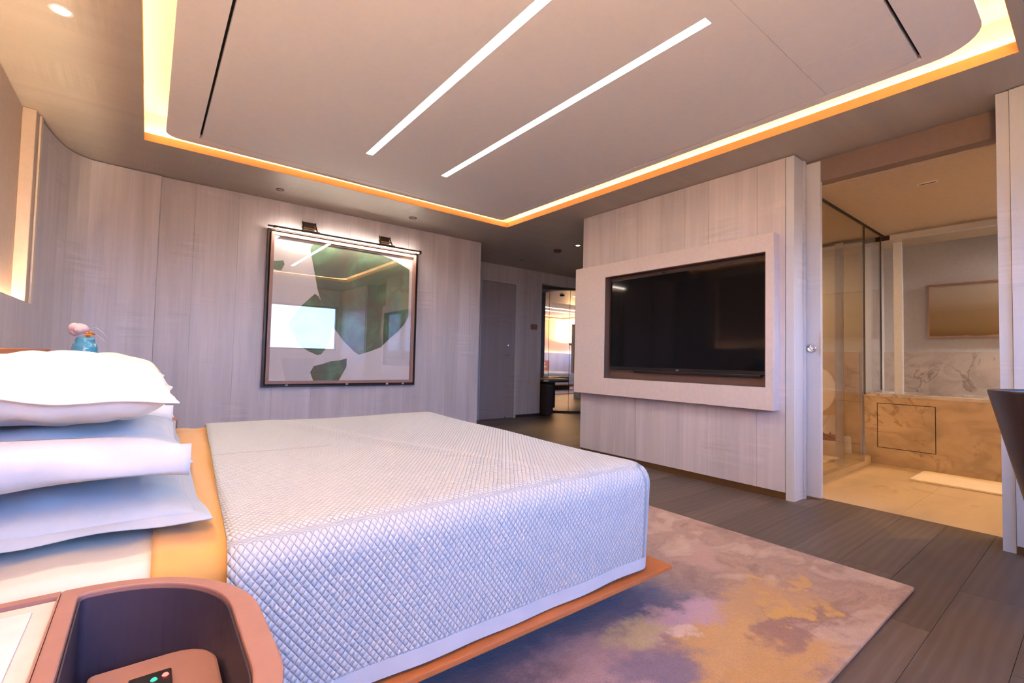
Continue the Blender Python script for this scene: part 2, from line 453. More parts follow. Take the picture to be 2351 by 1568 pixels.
# soffit with the lit recess
CX0, CX1, CY0, CY1 = -.09, 3.38, .25, 4.48
ce = MB().box(-.9, CX0, -1.5, 5.5, ZC, 2.66).box(CX1, 4.1, -1.5, 5.5, ZC, 2.66).box(CX0, CX1, -1.5, CY0, ZC, 2.66).box(CX0, CX1, CY1, 5.5, ZC, 2.66)
ce.box(4.1, 7.4, 3.5, 7.2, ZC, 2.66).box(3.4, 4.1, 5.5, 7.2, ZC, 2.66)
ceil = struct('ceiling', ce, M['wallx'])
T = .11
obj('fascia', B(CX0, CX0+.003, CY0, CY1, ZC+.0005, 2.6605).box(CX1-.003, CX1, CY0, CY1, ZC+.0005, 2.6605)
    .box(CX0+.003, CX1-.003, CY0, CY0+.003, ZC+.0005, 2.6605).box(CX0+.003, CX1-.003, CY1-.003, CY1, ZC+.0005, 2.6605), M['fascia'], ceil)  # added boards; led glow on the lip painted into their amber colour
obj('recess_side', B(CX0-T-.03, CX0-T, CY0-T, CY1+T, 2.661, 2.86).box(CX1+T, CX1+T+.03, CY0-T, CY1+T, 2.661, 2.86)
    .box(CX0-T, CX1+T, CY0-T-.03, CY0-T, 2.661, 2.86).box(CX0-T, CX1+T, CY1+T, CY1+T+.03, 2.661, 2.86), M['covew'], ceil)
obj('recess_top', B(CX0-T-.03, CX1+T+.03, CY0-T-.03, CY1+T+.03, 2.861, 2.90), M['covew'], ceil)
# raft: border ring and inner boards with real joints
RX0, RX1, RY0, RY1, RZ = .04, 3.26, .345, 4.42, 2.65
outer = rrect(RX0, RX1, RY0, RY1, [.06, .22, .03, .10], 8)
SX0, SX1, SY0, SY1 = .245, 3.19, .585, 4.30
inner = rrect(SX0, SX1, SY0, SY1, .002, 8)
rb = obj('raft_border', MB().ring(outer, inner, RZ, RZ+.035), M['raft'], ceil)
gx = [SX0+.015, 2.10, SX1-.008]; gy = [SY0+.016, 1.03, 3.0, SY1-.007]
bxs = [(gx[0], 2.795, gy[0], gy[1]), (2.795, gx[2], gy[0], gy[1]), (gx[0], gx[2], gy[1], gy[2]), (gx[0], .62, gy[2], gy[3]), (.62, gx[2], gy[2], gy[3])]
# slots for the two linear lights are left free in the long boards
LX = [(1.335, 1.39), (2.03, 2.085)]; LY0, LY1 = 1.16, 3.70
def board(x0, x1, y0, y1):
    obj('raft_board', B(x0+.0012, x1-.0012, y0+.0012, y1-.0012, RZ, RZ+.03), M['raft'], ceil)
board(gx[0], 2.795, gy[0], gy[1]); board(2.795, gx[2], gy[0], gy[1])
mid = MB(); xs = [gx[0], LX[0][0], LX[0][1], LX[1][0], LX[1][1], gx[2]]
for i in (0, 2, 4): mid.box(xs[i]+(.0012 if i == 0 else 0), xs[i+1]-(.0012 if i == 4 else 0), gy[1]+.001, gy[3], RZ, RZ+.03)
for i in (1, 3):
    mid.box(xs[i], xs[i+1], gy[1]+.001, LY0, RZ, RZ+.03).box(xs[i], xs[i+1], LY1, gy[3], RZ, RZ+.03)
obj('raft_board', mid, M['raft'], ceil)
obj('raft_backing', B(SX0-.02, SX1+.02, SY0-.02, SY1+.02, RZ+.036, RZ+.05), M['black'], ceil)
for i, (a, b) in enumerate(LX):
    t = thing('linear_ceiling_light', ['long lit strip light set in the ceiling, the one nearer the bed head',
              'long lit strip light set in the ceiling, the one nearer the television wall'][i], 'ceiling light', ((a+b)/2, (LY0+LY1)/2, RZ), 'two strip lights in the ceiling')
    obj('housing', B(a, b, LY0, LY1, RZ+.018, RZ+.034), M['white'], t)
    obj('diffuser', B(a+.002, b-.002, LY0+.002, LY1-.002, RZ+.002, RZ+.016), M['linear'], t)
# amber led tapes lying behind the lip
def tape(name, label, x0, x1, y0, y1, z0, z1, mat, grp):
    o = obj(name, B(x0, x1, y0, y1, z0, z1), mat); return tag(o, label, 'led strip', grp)
g = 'led tapes of the ceiling recess'
tape('led_strip', 'amber led tape in the ceiling recess along the bed head side', CX0-.075, CX0-.055, CY0, CY1, 2.661, 2.672, M['amber'], g)
tape('led_strip', 'amber led tape in the ceiling recess along the television side', CX1+.055, CX1+.075, CY0, CY1, 2.661, 2.672, M['amber'], g)
tape('led_strip', 'amber led tape in the ceiling recess along the art wall side', CX0, CX1, CY1+.055, CY1+.075, 2.661, 2.672, M['amber'], g)
tape('led_strip', 'amber led tape in the ceiling recess along the window side', CX0, CX1, CY0-.075, CY0-.055, 2.661, 2.672, M['amber'], g)

# art wall with veneer panels
YA = 5.3
wf = struct('wall_far', B(.0, 3.56, YA+.012, YA+.14, 0, ZC).box(3.44, 3.56, YA+.14, 6.45, 0, ZC), M['wall'])
edges = [.036, .30, .66, 1.02, 1.40, 1.76, 2.12, 2.48, 2.84, 3.05, 3.22, 3.40, 3.56]
for a, b in zip(edges[:-1], edges[1:]):
    obj('panel', B(a+.0006, b-.0006, YA, YA+.012, .0, ZC-.006), M['wall'], wf)
# curved corner
cp = [(-.646, 4.575), (-.630, 4.75), (-.610, 4.88), (-.585, 5.00), (-.547, 5.11), (-.50, 5.185), (-.434, 5.235), (-.33, 5.255), (-.18, 5.268), (.034, 5.278)]
mb = MB(); k = len(cp)
nrm = [Vector((-.4, .6))]*k
vs = [(x, y, z) for z in (0, ZC-.006) for x, y in cp] + [(x-.06, y+.1, z) for z in (0, ZC-.006) for x, y in cp]
fs = [(i, i+1, k+i+1, k+i) for i in range(k-1)] + [(2*k+i+1, 2*k+i, 3*k+i, 3*k+i+1) for i in range(k-1)] + [(k-1, 3*k-1, 4*k-1, 2*k-1), (0, k, 3*k, 2*k)]
fs += [(k+i, k+i+1, 3*k+i+1, 3*k+i) for i in range(k-1)]
mb.add(vs, fs); struct('wall_corner', mb, M['wall'])

# headboard wall: wainscot with a ledge, recessed cream panel, upright trim
wl = struct('wall_left', B(-.90, -.72, -1.5, 5.3, 0, ZC), M['cream'])
ys = [-1.4, -.9, -.4, .1, .6, 1.1, 1.6, 2.1, 2.6, 3.1, 3.6, 4.1, 4.56]
for a, b in zip(ys[:-1], ys[1:]):
    obj('wainscot_panel', B(-.65, -.635, a+.0008, b-.0008, 0, 1.30), M['wall'], wl)
obj('ledge', B(-.665, -.6505, -1.4, 4.56, 0, 1.298), M['wall'], wl)
obj('end_post', B(-.7195, -.652, 4.40, 4.572, 1.301, ZC-.001), M['cream'], wl, .004)
obj('end_fillet', B(-.6515, -.640, 4.50, 4.572, 1.301, ZC-.001), M['covew'], wl, .003)
obj('lower_post', B(-.7195, -.6485, 4.561, 4.573, 0, 1.298), M['wall'], wl)
tape('led_strip', 'warm led tape hidden behind the wainscot ledge at the bed head', -.712, -.695, -1.2, 4.53, 1.15, 1.165, M['back'], 'led tapes of the bed head wall')
obj('tape_shelf', B(-.7195, -.6655, -1.4, 4.56, 1.12, 1.14), M['cream'], wl)

# television wall block
wt = struct('wall_television', B(XT+.012, 4.02, 1.50, 3.60, 0, ZC), M['wall'])
ev = [3.60, 3.15, 2.86, 2.35, 2.12, 1.71, 1.502]
for a, b in zip(ev[1:], ev[:-1]):
    obj('panel', B(XT, XT+.012, a+.0009, b-.0009, .055, ZC-.006), M['wall'], wt)
struct('baseboard_television', B(XT+.008, XT+.0119, 1.502, 3.60, 0, .054), M['brass'])
struct('trim_1', B(XT-.002, 4.0, 1.44, 1.4985, 0, ZC-.006), M['trimv'], None, .002)
obj('edge_strip', B(XT+.16, XT+.19, 1.43, 1.439, 0, ZC-.006), M['trimv'], bpy.data.objects['trim_1'])

# window wall behind the camera (real daylight)
YW = -1.3
W1 = (-.5, 2.0, 1.12, 2.20); W2 = (2.04, 3.70, 1.12, 2.20)
ww = MB().box(-.9, W1[0], YW-.16, YW, 0, ZC).box(W1[0], W2[1], YW-.16, YW, 0, W1[2]).box(W1[0], W2[1], YW-.16, YW, W1[3], ZC)
ww.box(W1[1], W2[0], YW-.16, YW, W1[2], W1[3]).box(W2[1], 4.1, YW-.16, YW, 0, ZC)
struct('wall_window', ww, M['wall'])
for i, (a, b, c, d) in enumerate((W1, W2)):
    f = MB().box(a, a+.04, YW-.12, YW-.04, c, d).box(b-.04, b, YW-.12, YW-.04, c, d).box(a+.04, b-.04, YW-.12, YW-.04, c, c+.04).box(a+.04, b-.04, YW-.12, YW-.04, d-.04, d)
    wo = struct('window_%d' % (i+1), f, M['dark'])
    obj('pane', B(a+.04, b-.04, YW-.083, YW-.077, c+.04, d-.04), M['glass'], wo)
    obj('window_sill', B(a-.02, b+.02, YW-.04, YW+.03, c-.03, c), M['trimv'], wo)
pl = bpy.data.lights.new('window portal', 'AREA'); pl.shape = 'RECTANGLE'; pl.size = W2[1]-W1[0]; pl.size_y = W1[3]-W1[2]
pl.cycles.is_portal = True
po = bpy.data.objects.new('window_portal', pl); C.objects.link(po)
po.location = ((W1[0]+W2[1])/2, YW-.17, (W1[2]+W1[3])/2); po.rotation_euler = (-PI/2, 0, 0); po.rotation_euler = (PI/2, 0, PI)

# right wall, nearer part beside the sliding door opening
wr = struct('wall_right', B(3.80, 4.12, -1.5, .30, 0, ZC), M['wall'])
obj('jamb', B(3.80, 4.12, .328, .38, 0, ZC-.004), M['trimv'], wr)
obj('joint_strip', B(3.812, 4.12, .30, .328, 0, ZC-.004), M['trimv'], wr)
for a, b in ((-1.4, -.9), (-.9, -.4), (-.4, .02), (.02, .326)):
    obj('panel', B(3.788, 3.80, a+.0008, b-.0008, .045, ZC-.006), M['trimv'], wr)
struct('baseboard_right', B(3.793, 3.7995, -1.4, .326, 0, .044), M['brass'])
struct('trim_2', B(4.03, 4.13, .381, 1.44, 2.425, ZC-.002), M['header'])

# ------------------------------------------------------------------ bathroom
XB, YG, ZB = 6.07, 1.47, 2.42
bf = struct('floor_bathroom', B(4.1, 6.07, -.9, 3.45, -.10, -.012), M['sub'])
xe = [4.1, 4.55, 5.35, 6.07]; yee = [-.85, -.3, .9, 2.1, 3.45]
for i in range(3):
    for j in range(4):
        obj('tile', B(xe[i]+.0006, xe[i+1]-.0006, yee[j]+.0006, yee[j+1]-.0006, -.012, 0), M['marblef'], bf)
struct('ceiling_bathroom', B(4.14, 7.1, -.9, 3.5, ZB, ZB+.1), M['bathceil'])
obj('shadow_gap', B(XB+.125, XB+.135, -.9, 3.45, ZB-.05, ZB-.001), M['dark'], bpy.data.objects['ceiling_bathroom'])
obj('opening_header', B(4.135, 4.16, .2, 3.44, ZB+.1, ZC), M['bathceil'], bpy.data.objects['ceiling_bathroom'])
wb = struct('wall_bathroom_back', B(XB, XB+.2, 1.64, 3.45, 0, 1.17).box(XB+.01, XB+.2, 1.64, 3.45, 1.17, ZB-.05), M['paintg'])
obj('stone_panel', B(XB-.014, XB-.0005, 1.66, 2.55, .081, 1.168), M['marblew'], wb)
obj('stone_panel', B(XB-.014, XB-.0005, 2.552, 3.45, .081, 1.168), M['marblew'], wb)
w2 = struct('wall_bathtub', B(6.90, 7.05, -.9, 3.45, 0, ZB), M['paintg'])
for a, b in ((-.8, .35), (.35, 1.5), (1.5, 2.6)):
    obj('stone_panel', B(6.885, 6.8995, a+.0008, b-.0008, .6, 1.19), M['marbleg'], w2)
struct('wall_bathroom_left', B(4.02, 7.05, 3.45, 3.58, 0, ZC).box(6.27, 6.9, 1.64, 1.70, 0, ZB), M['paintg'])
struct('wall_bathroom_right', B(4.12, 7.05, -.98, -.9, 0, ZB), M['paintg'])
# tub surround
tb = thing('bathtub', 'beige marble clad bathtub with pale ledge, seen through the doorway', 'bathtub', (6.4, .4, 0))
obj('apron', B(XB+.002, XB+.05, -.85, 1.62, 0, .70), M['marblew'], tb)
apn = MB()
for (a, b, c, d) in ((1.052, 1.504, .179, .63),): apn.box(XB-.0035, XB+.0015, a, b, c, d)
obj('access_panel', apn, M['marblew'], tb, .0008)
obj('panel_joint', B(XB-.0015, XB+.0017, 1.047, 1.509, .174, .635), M['black'], tb)
obj('apron_facing', B(XB-.0035, XB+.0015, -.85, 1.045, 0, .70).box(XB-.0035, XB+.0015, 1.511, 1.62, 0, .70).box(XB-.0035, XB+.0015, 1.045, 1.511, 0, .172).box(XB-.0035, XB+.0015, 1.045, 1.511, .637, .70), M['marblew'], tb)
obj('ledge', MB().ring(rrect(XB-.006, 6.88, -.86, 1.635, .01), rrect(XB+.17, 6.80, -.70, 1.50, .12), .70, .735), M['marbleg'], tb, .003)
obj('basin', MB().ring(rrect(XB+.16, 6.81, -.71, 1.51, .12), rrect(XB+.20, 6.76, -.66, 1.46, .12), .22, .70).prism(rrect(XB+.19, 6.78, -.68, 1.48, .1), .20, .23), M['porc'], tb)
# glazed frame over the ledge
gf = thing('bath_screen', 'tall clear bath screen with bright white edge post above the marble ledge', 'glass screen', (XB+.1, 1.0, .735))
obj('edge_post', B(XB+.03, XB+.075, 1.30, 1.372, .736, 2.31), plain('white gloss post with painted daylight blue', (.60, .68, .86), .2), gf, .003)  # white post, the blue of daylight painted into its colour
obj('pane', B(XB+.048, XB+.056, -.85, 1.30, .736, 2.34), M['bathglass'], gf)
obj('head_channel', B(XB+.03, XB+.075, -.85, 1.40, 2.341, ZB-.02), M['paintg'], gf)
# shower partition along the room
sp = thing('shower_partition', 'clear glass partition with thin black edges left of the bathtub', 'glass partition', (5.2, YG, 0))
obj('pane', B(4.30, 5.50, YG-.004, YG+.004, .10, ZB-.02), M['bathglass'], sp)
obj('pane', B(5.53, XB, YG-.004, YG+.004, .745, ZB-.02), M['bathglass'], sp)
obj('top_rail', B(4.30, XB+.12, YG-.007, YG+.007, ZB-.02, ZB-.001), M['black'], sp)
obj('edge_profile', B(5.505, 5.525, YG-.006, YG+.006, .74, ZB-.02), M['black'], sp)
obj('edge_profile', B(XB-.02, XB-.001, YG-.006, YG+.006, .745, ZB-.02), M['dark'], sp)
obj('clamp', B(5.98, 6.03, YG-.015, YG+.015, .745, .775), M['steel'], sp)
st = struct('floor_step', B(4.14, 5.97, 1.55, 3.45, .001, .078), M['sub'])
for a, b in ((4.14, 5.0), (5.0, 5.97)):
    obj('slab', B(a+.0006, b+(.006 if b > 5.5 else -.0006), 1.543, 3.44, .079, .09), M['marblef'], st)
obj('riser', B(4.14, 5.97, 1.541, 1.5495, .0015, .0785), M['marblef'], st); obj('riser', B(5.9705, 5.98, 1.541, 3.44, .0015, .0785), M['marblef'], st)
fd = thing('frosted_door', 'narrow frosted glass door leaf standing beside the toilet', 'glass door', (5.0, 1.53, .09))
obj('pane', B(5.0, 5.01, 1.500, 1.556, .10, 2.15), M['frost'], fd, .002)
obj('edge_strip', B(4.996, 5.014, 1.492, 1.499, .10, 2.15), M['steel'], fd)
# toilet
tx, ty, tz = 5.42, 1.955, .09
to = thing('toilet', 'white toilet with its oval lid raised, behind the glass', 'toilet', (tx, ty, tz))
def ell(cx, cy, rx, ry, n=28): return [(cx+rx*math.cos(2*PI*i/n), cy+ry*math.sin(2*PI*i/n)) for i in range(n)]
mb = MB(); prof = [(.55, .0), (.55, .12), (.62, .22), (.85, .32), (1, .385)]
vs = []
for s_, h in prof: vs += [(tx+.02+(x-tx)*s_*.9, ty+(y-ty)*s_, tz+h) for x, y in ell(tx, ty, .27, .185)]
k = 28
fs = [(j*k+i, j*k+(i+1) % k, (j+1)*k+(i+1) % k, (j+1)*k+i) for j in range(4) for i in range(k)] + [tuple(range(k))[::-1]]
mb.add(vs, fs); mb.ring(ell(tx+.02, ty, .243, .185), ell(tx, ty, .16, .12), tz+.37, tz+.388)
obj('bowl', mb, M['porc'], to, smooth=True)
obj('seat', MB().ring(ell(tx+.02, ty, .25, .19), ell(tx, ty, .155, .115), tz+.39, tz+.415), M['porc'], to, .006, True)
mb = MB(); lid = [(ty+.19*math.cos(2*PI*i/k), tz+.66+.245*math.sin(2*PI*i/k)) for i in range(k)]
mb.add([(tx+.26+(z-.75)*.12, y, z) for y, z in lid]+[(tx+.285+(z-.75)*.12, y, z) for y, z in lid], [tuple(range(k)), tuple(range(k, 2*k))[::-1]]+[((i+1) % k, i, k+i, k+(i+1) % k) for i in range(k)])
obj('lid', mb, M['porc'], to, .006)
obj('pedestal', B(tx+.20, XB-.02, ty-.10, ty+.10, tz+.0, tz+.38), M['porc'], to, .03)
pb = thing('petal_bowl', 'white bowl of dark red petals on the bathroom step', 'bowl', (5.30, 1.722, .09))
obj('bowl', MB().lathe((5.30, 1.722, .09), [(.06, 0), (.075, .03), (.098, .15), (.104, .20), (.095, .20), (.09, .16)]), M['porc'], pb, smooth=True)
mb = MB()
for i in range(60):
    a, rr = random.random()*2*PI, .085*math.sqrt(random.random()); c = (5.30+rr*math.cos(a), 1.722+rr*math.sin(a), .09+.185+random.random()*.055)
    ax = Vector((random.gauss(0, 1), random.gauss(0, 1), random.gauss(0, .5))).normalized(); ay = ax.orthogonal().normalized(); az = ax.cross(ay)
    mb.obox(c, ax, ay, az, .022, .016, .003)
o = obj('petals', mb, M['petals'], pb); o['kind'] = 'stuff'
tbz = thing('toilet_brush', 'beige toilet brush holder standing on the step by the marble wall', 'toilet brush', (5.86, 1.73, .09))
obj('holder', MB().lathe((5.86, 1.73, .09), [(.05, 0), (.052, .02), (.045, .17), (.04, .18)], 20), M['paintg'], tbz, smooth=True)
obj('handle', MB().lathe((5.86, 1.73, .27), [(.012, 0), (.012, .10), (.016, .18), (.013, .26), (.004, .27)], 14), M['desk'], tbz, smooth=True)
mt = obj('bath_mat', MB().prism(rrect(5.43, 5.98, .30, 1.12, .02), .001, .018), M['towel'], None, .004); tag(mt, 'pale rectangular bath mat on the marble floor before the tub', 'mat')
pc = thing('bathroom_picture', 'wide framed picture with brown horizon above the bathtub', 'picture', (6.89, .9, 1.6))
obj('frame', MB().box(6.86, 6.899, .30, 1.245, 1.345, 1.36).box(6.86, 6.899, .30, 1.245, 1.925, 1.94).box(6.86, 6.899, 1.23, 1.245, 1.36, 1.925).box(6.86, 6.899, .30, .315, 1.36, 1.925), M['frameb'], pc)
obj('print', B(6.875, 6.89, .315, 1.23, 1.36, 1.925), M['picture'], pc)
# bathroom lamps (out of sight of the doorway view, warm)
for i, (x, y, z) in enumerate(((5.2, -.35, ZB-.012), (6.5, -.55, ZB-.012), (5.2, 2.7, ZB-.012))):
    t = thing('bathroom_downlight', ['round amber downlight in the bathroom ceiling by the doorway jamb', 'round amber downlight above the bathtub', 'round amber downlight above the toilet'][i], 'ceiling light', (x, y, z), 'bathroom downlights')
    obj('trim_ring', MB().lathe((x, y, z), [(.06, .011), (.06, .0), (.045, -.001), (.045, .011)], 24), M['steel'], t)
    obj('lamp_face', MB().lathe((x, y, z), [(.044, .008), (.044, .004)], 24), M['bathcool' if i == 1 else 'bathled'], t)
t = thing('linear_vent', 'slim pale slot grille in the bathroom ceiling', 'vent', (4.64, .83, ZB-.004))
obj('frame', B(4.60, 4.66, .77, .89, ZB-.005, ZB-.0005), M['white'], t); obj('slot', B(4.625, 4.637, .78, .88, ZB-.007, ZB-.0052), M['dark'], t)

# sliding door leaf
sd = thing('sliding_door', 'pale veneered sliding door leaf half hidden in the wall beside the bathroom', 'door', (4.0, 1.4, 0))
obj('leaf', B(4.022, 4.062, 1.345, 1.62, .012, 2.585), M['trimv'], sd, .003)
obj('edge_plate', B(4.017, 4.0225, 1.346, 1.354, 1.085, 1.265), M['steel'], sd)
ring = MB(); cxh, cyh, czh = 4.019, 1.405, 1.14
a_, b_ = [], []
ring.lathe((4.010, cyh, czh), [(.012, .012), (.032, .012), (.034, .006), (.032, 0), (.026, -.003), (.022, .003), (.012, .003)], 28, 'x')
obj('handle', ring, M['chrome'], sd, smooth=True)
obj('thumb_turn', MB().obox((4.006, cyh, czh), (1, 0, 0), (0, .8, .6), (0, -.6, .8), .006, .016, .004), M['chrome'], sd, .002)
struct('trim_3', B(4.0, 4.02, 1.441, 1.4985, 0, ZC-.006), M['wall'])

# ------------------------------------------------------------------ hall
YH = 6.33
wh = struct('wall_hall', B(3.56, 4.27, YH, YH+.12, 0, ZC).box(4.27, 5.02, YH, YH+.12, 2.325, ZC).box(5.02, 5.60, YH, YH+.12, 0, ZC).box(5.60, 7.2, YH, YH+.12, 2.40, ZC), M['wall'])
obj('hall_panel', B(5.045, 5.32, YH-.008, YH, .05, ZC-.005), M['wall'], wh); obj('hall_panel', B(5.322, 5.60, YH-.008, YH, .05, ZC-.005), M['wall'], wh)
struct('baseboard_hall', B(5.045, 5.60, YH-.006, YH-.0005, 0, .048), M['dark'])
d3 = struct('door_1', MB().box(4.285, 5.0, YH+.012, YH+.055, .006, 2.30), M['door'])
obj('door_frame', B(4.27, 4.284, YH-.012, YH+.06, 0, 2.32).box(5.002, 5.044, YH-.012, YH+.06, 0, 2.32).box(4.284, 5.002, YH-.012, YH+.06, 2.302, 2.324), M['trimv'], d3)
obj('door_handle', MB().tube([(4.86, YH+.012, 1.10), (4.86, YH-.04, 1.10), (4.85, YH-.05, 1.10), (4.75, YH-.05, 1.10)], .010).lathe((4.86, YH+.0, 1.10), [(.025, .012), (.025, .004), (.012, .0)], 20, 'y'), M['chrome'], d3, smooth=True)
obj('lock_rose', MB().lathe((4.865, YH+.0, 1.24), [(.02, .012), (.02, .003), (.01, .0)], 20, 'y'), M['chrome'], d3)
obj('door_stop', MB().lathe((4.80, YH-.03, .0), [(.012, .0), (.012, .03), (.006, .045)], 12), M['chrome'], d3)
struct('wall_entrance', B(3.2, 7.3, 7.05, 7.2, 0, ZC).box(7.2, 7.35, 3.5, 7.2, 0, ZC), M['cream'])
obj('niche_side', B(5.56, 5.60, YH+.12, 7.05, 0, 2.40), M['desk'], bpy.data.objects['wall_entrance'])
# 45 degree mirrored wardrobe
wc = Vector((6.42, 6.42, 0)); ux = Vector((.7071, -.7071, 0)); un = Vector((-.7071, -.7071, 0)); uz = Vector((0, 0, 1))
wd = thing('mirrored_wardrobe', 'wardrobe with tall mirrored doors at the far end of the hall', 'wardrobe', tuple(wc))
obj('carcass', MB().obox(wc - un*.16 + uz*1.19, ux, un, uz, .80, .15, 1.19), M['door'], wd)
for s_ in (-1.5, -.5, .5, 1.5):
    c = wc + ux*(s_*.40) + un*.008
    obj('mirror_door', MB().obox(c + uz*1.2, ux, un, uz, .196, .006, 1.16), M['mirror'], wd)
obj('plinth_rail', MB().obox(wc + un*.012 + uz*.02, ux, un, uz, .80, .012, .019), M['dark'], wd)
for s_ in (-1, 0, 1):
    obj('door_edge', MB().obox(wc + ux*(s_*.40) + un*.01 + uz*1.2, ux, un, uz, .004, .01, 1.16), M['dark'], wd)
vd = thing('vanity_shelf', 'light wood vanity shelf with dark edge in the hall niche', 'shelf', (6.0, 6.35, .65))
obj('top', B(5.61, 6.10, 6.10, 6.60, .645, .675), M['desk'], vd, .002)
obj('dark_edge', B(5.61, 6.10, 6.098, 6.105, .61, .644), M['dark'], vd)
cbn = thing('low_cabinet', 'small dark cabinet standing under the vanity shelf', 'cabinet', (5.76, 6.4, 0))
obj('body', B(5.63, 5.80, 6.20, 6.55, .03, .56), M['darkbase'], cbn, .003); obj('foot', B(5.65, 5.78, 6.22, 6.53, 0, .03), M['black'], cbn)
obj('door', B(5.633, 5.797, 6.185, 6.199, .04, .55), M['dark'], cbn)
# room sign
sg = thing('wall_sign', 'small dark room sign reading A021 on the hall wall', 'sign', (5.42, YH-.01, 1.6))
obj('plate', B(5.345, 5.50, YH-.013, YH-.0085, 1.545, 1.645), M['frameb'], sg, .001)
tcv = bpy.data.curves.new('lettering', 'FONT'); tcv.body = 'A021'; tcv.size = .068; tcv.extrude = .001; tcv.align_x = 'CENTER'; tcv.materials.append(M['black'])
tof = bpy.data.objects.new('lettering', tcv); C.objects.link(tof); tof.parent = sg
tof.location = (0, -.0045, -.025); tof.rotation_euler = (PI/2, 0, 0)
bpy.context.view_layer.update()
tme = bpy.data.meshes.new_from_object(tof.evaluated_get(bpy.context.evaluated_depsgraph_get()))
tm_ = bpy.data.objects.new('lettering', tme); C.objects.link(tm_); tm_.parent = sg; tm_.location = tof.location; tm_.rotation_euler = tof.rotation_euler
bpy.data.objects.remove(tof); tm_.name = 'lettering'
obj('underline', B(5.35, 5.495, YH-.0145, YH-.013, 1.553, 1.562), M['black'], sg)

# ------------------------------------------------------------------ downlights and ceiling fittings
def downlight(x, y, lit, label, spot=0, r=.045, grp='round ceiling downlights'):
    t = thing('downlight', label, 'ceiling light', (x, y, ZC), grp)
    obj('trim_ring', MB().ring(ell(x, y, r, r, 24), ell(x, y, r*.78, r*.78, 24), ZC-.004, ZC-.0003), M['white'] if lit else M['dark'], t)
    obj('lamp_face', MB().lathe((x, y, ZC-.002), [(r*.76, .0017), (r*.76, .0)], 24), M['lampon'] if lit else M['lampoff'], t)
    if spot:
        l = bpy.data.lights.new('spot', 'SPOT'); l.energy = spot; l.color = SOFTW; l.spot_size = math.radians(78); l.spot_blend = .9; l.shadow_soft_size = .04
        o = bpy.data.objects.new('lamp', l); C.objects.link(o); o.parent = t; o.location = (0, 0, -.03)
downlight(-.39, 3.02, True, 'lit round downlight above the far pillows', SPOT)
downlight(-.36, 1.55, True, 'lit round downlight above the near pillows', SPOT*1.15)
downlight(2.336, 4.897, False, 'small unlit downlight in front of the panda picture')
downlight(4.63, 4.50, True, 'tiny lit downlight in the hall ceiling by the television wall', HALL*1.1, .035)
downlight(4.67, 5.79, False, 'tiny unlit downlight near the hall door', 0, .03)
downlight(.95, 4.94, False, 'faint flush fitting in the ceiling left of the picture lamp', 0, .035)
l = bpy.data.lights.new('spot', 'SPOT'); l.energy = HALL*5; l.color = (1, .70, .32); l.spot_size = math.radians(62); l.spot_blend = .8; l.shadow_soft_size = .05
t = thing('downlight', 'lit downlight in the hall hidden behind the television wall', 'ceiling light', (5.2, 4.5, ZC), 'round ceiling downlights')
obj('trim_ring', MB().ring(ell(5.2, 4.5, .045, .045, 24), ell(5.2, 4.5, .035, .035, 24), ZC-.004, ZC-.0003), M['white'], t)
obj('lamp_face', MB().lathe((5.2, 4.5, ZC-.002), [(.034, .0017), (.034, .0)], 24), M['lampon'], t)
o = bpy.data.objects.new('lamp', l); C.objects.link(o); o.parent = t; o.location = (0, 0, -.03)
sm = thing('smoke_detector', 'dark red round detector on the hall ceiling', 'detector', (4.635, 4.912, ZC))
obj('base', MB().lathe((4.635, 4.912, ZC), [(.06, -.0005), (.06, -.012), (.045, -.03), (.03, -.034)], 28), plain('dark red plastic', (.12, .03, .015), .4), sm, smooth=True)

# ------------------------------------------------------------------ television in its surround
tv = thing('television_surround', 'thick pale wall panel framing the recessed television', 'wall panel', (XT, 2.6, 1.3))
PX, OY0, OY1, OZ0, OZ1 = 3.69, 1.603, 3.19, .833, 1.871
mb = MB(); ox = [(3.61, .662), (1.545, .662), (1.545, 2.008), (3.61, 2.008)]; ix = [(OY1, OZ0), (OY0, OZ0), (OY0, OZ1), (OY1, OZ1)]
vs = [(PX, a, b) for a, b in ox] + [(XT-.0005, a, b) for a, b in ox] + [(PX, a, b) for a, b in ix] + [(XT-.0005, a, b) for a, b in ix]
fs = []
for i in range(4):
    j = (i+1) % 4; fs += [(j, i, 4+i, 4+j), (i, j, 8+j, 8+i), (8+i, 8+j, 12+j, 12+i), (4+j, 4+i, 12+i, 12+j)]
mb.add(vs, fs); obj('frame', mb, M['white'], tv, .002)
obj('lining', B(PX+.003, XT-.001, OY0+.0005, OY0+.006, OZ0+.001, OZ1-.001).box(PX+.003, XT-.001, OY1-.006, OY1-.0005, OZ0+.001, OZ1-.001).box(PX+.003, XT-.001, OY0+.006, OY1-.006, OZ0+.0005, OZ0+.006).box(PX+.003, XT-.001, OY0+.006, OY1-.006, OZ1-.006, OZ1-.0005), M['recess'], tv)
obj('back_board', B(XT-.006, XT-.0015, OY0+.006, OY1-.006, OZ0+.006, OZ1-.006), M['recess'], tv)
tz_ = thing('television', 'large black flat television recessed in the pale panel', 'television', (3.755, 2.4, 1.35))
SY0_, SY1_, SZ0, SZ1 = 1.614, 3.16, .925, 1.835
obj('casing', B(3.750, 3.782, SY0_, SY1_, SZ0, SZ1), M['tvblk'], tz_, .003)
obj('screen', B(3.7465, 3.7497, SY0_+.012, SY1_-.012, SZ0+.03, SZ1-.012), M['screen'], tz_)
obj('badge', B(3.7475, 3.7497, 2.37, 2.40, SZ0+.010, SZ0+.018), M['steel'], tz_)
obj('lower_bar', B(3.748, 3.775, SY0_+.05, SY1_-.30, SZ0-.022, SZ0-.001), M['tvblk'], tz_, .004)
obj('sensor', B(3.742, 3.7475, 2.52, 2.55, SZ1-.002, SZ1+.01), M['black'], tz_)

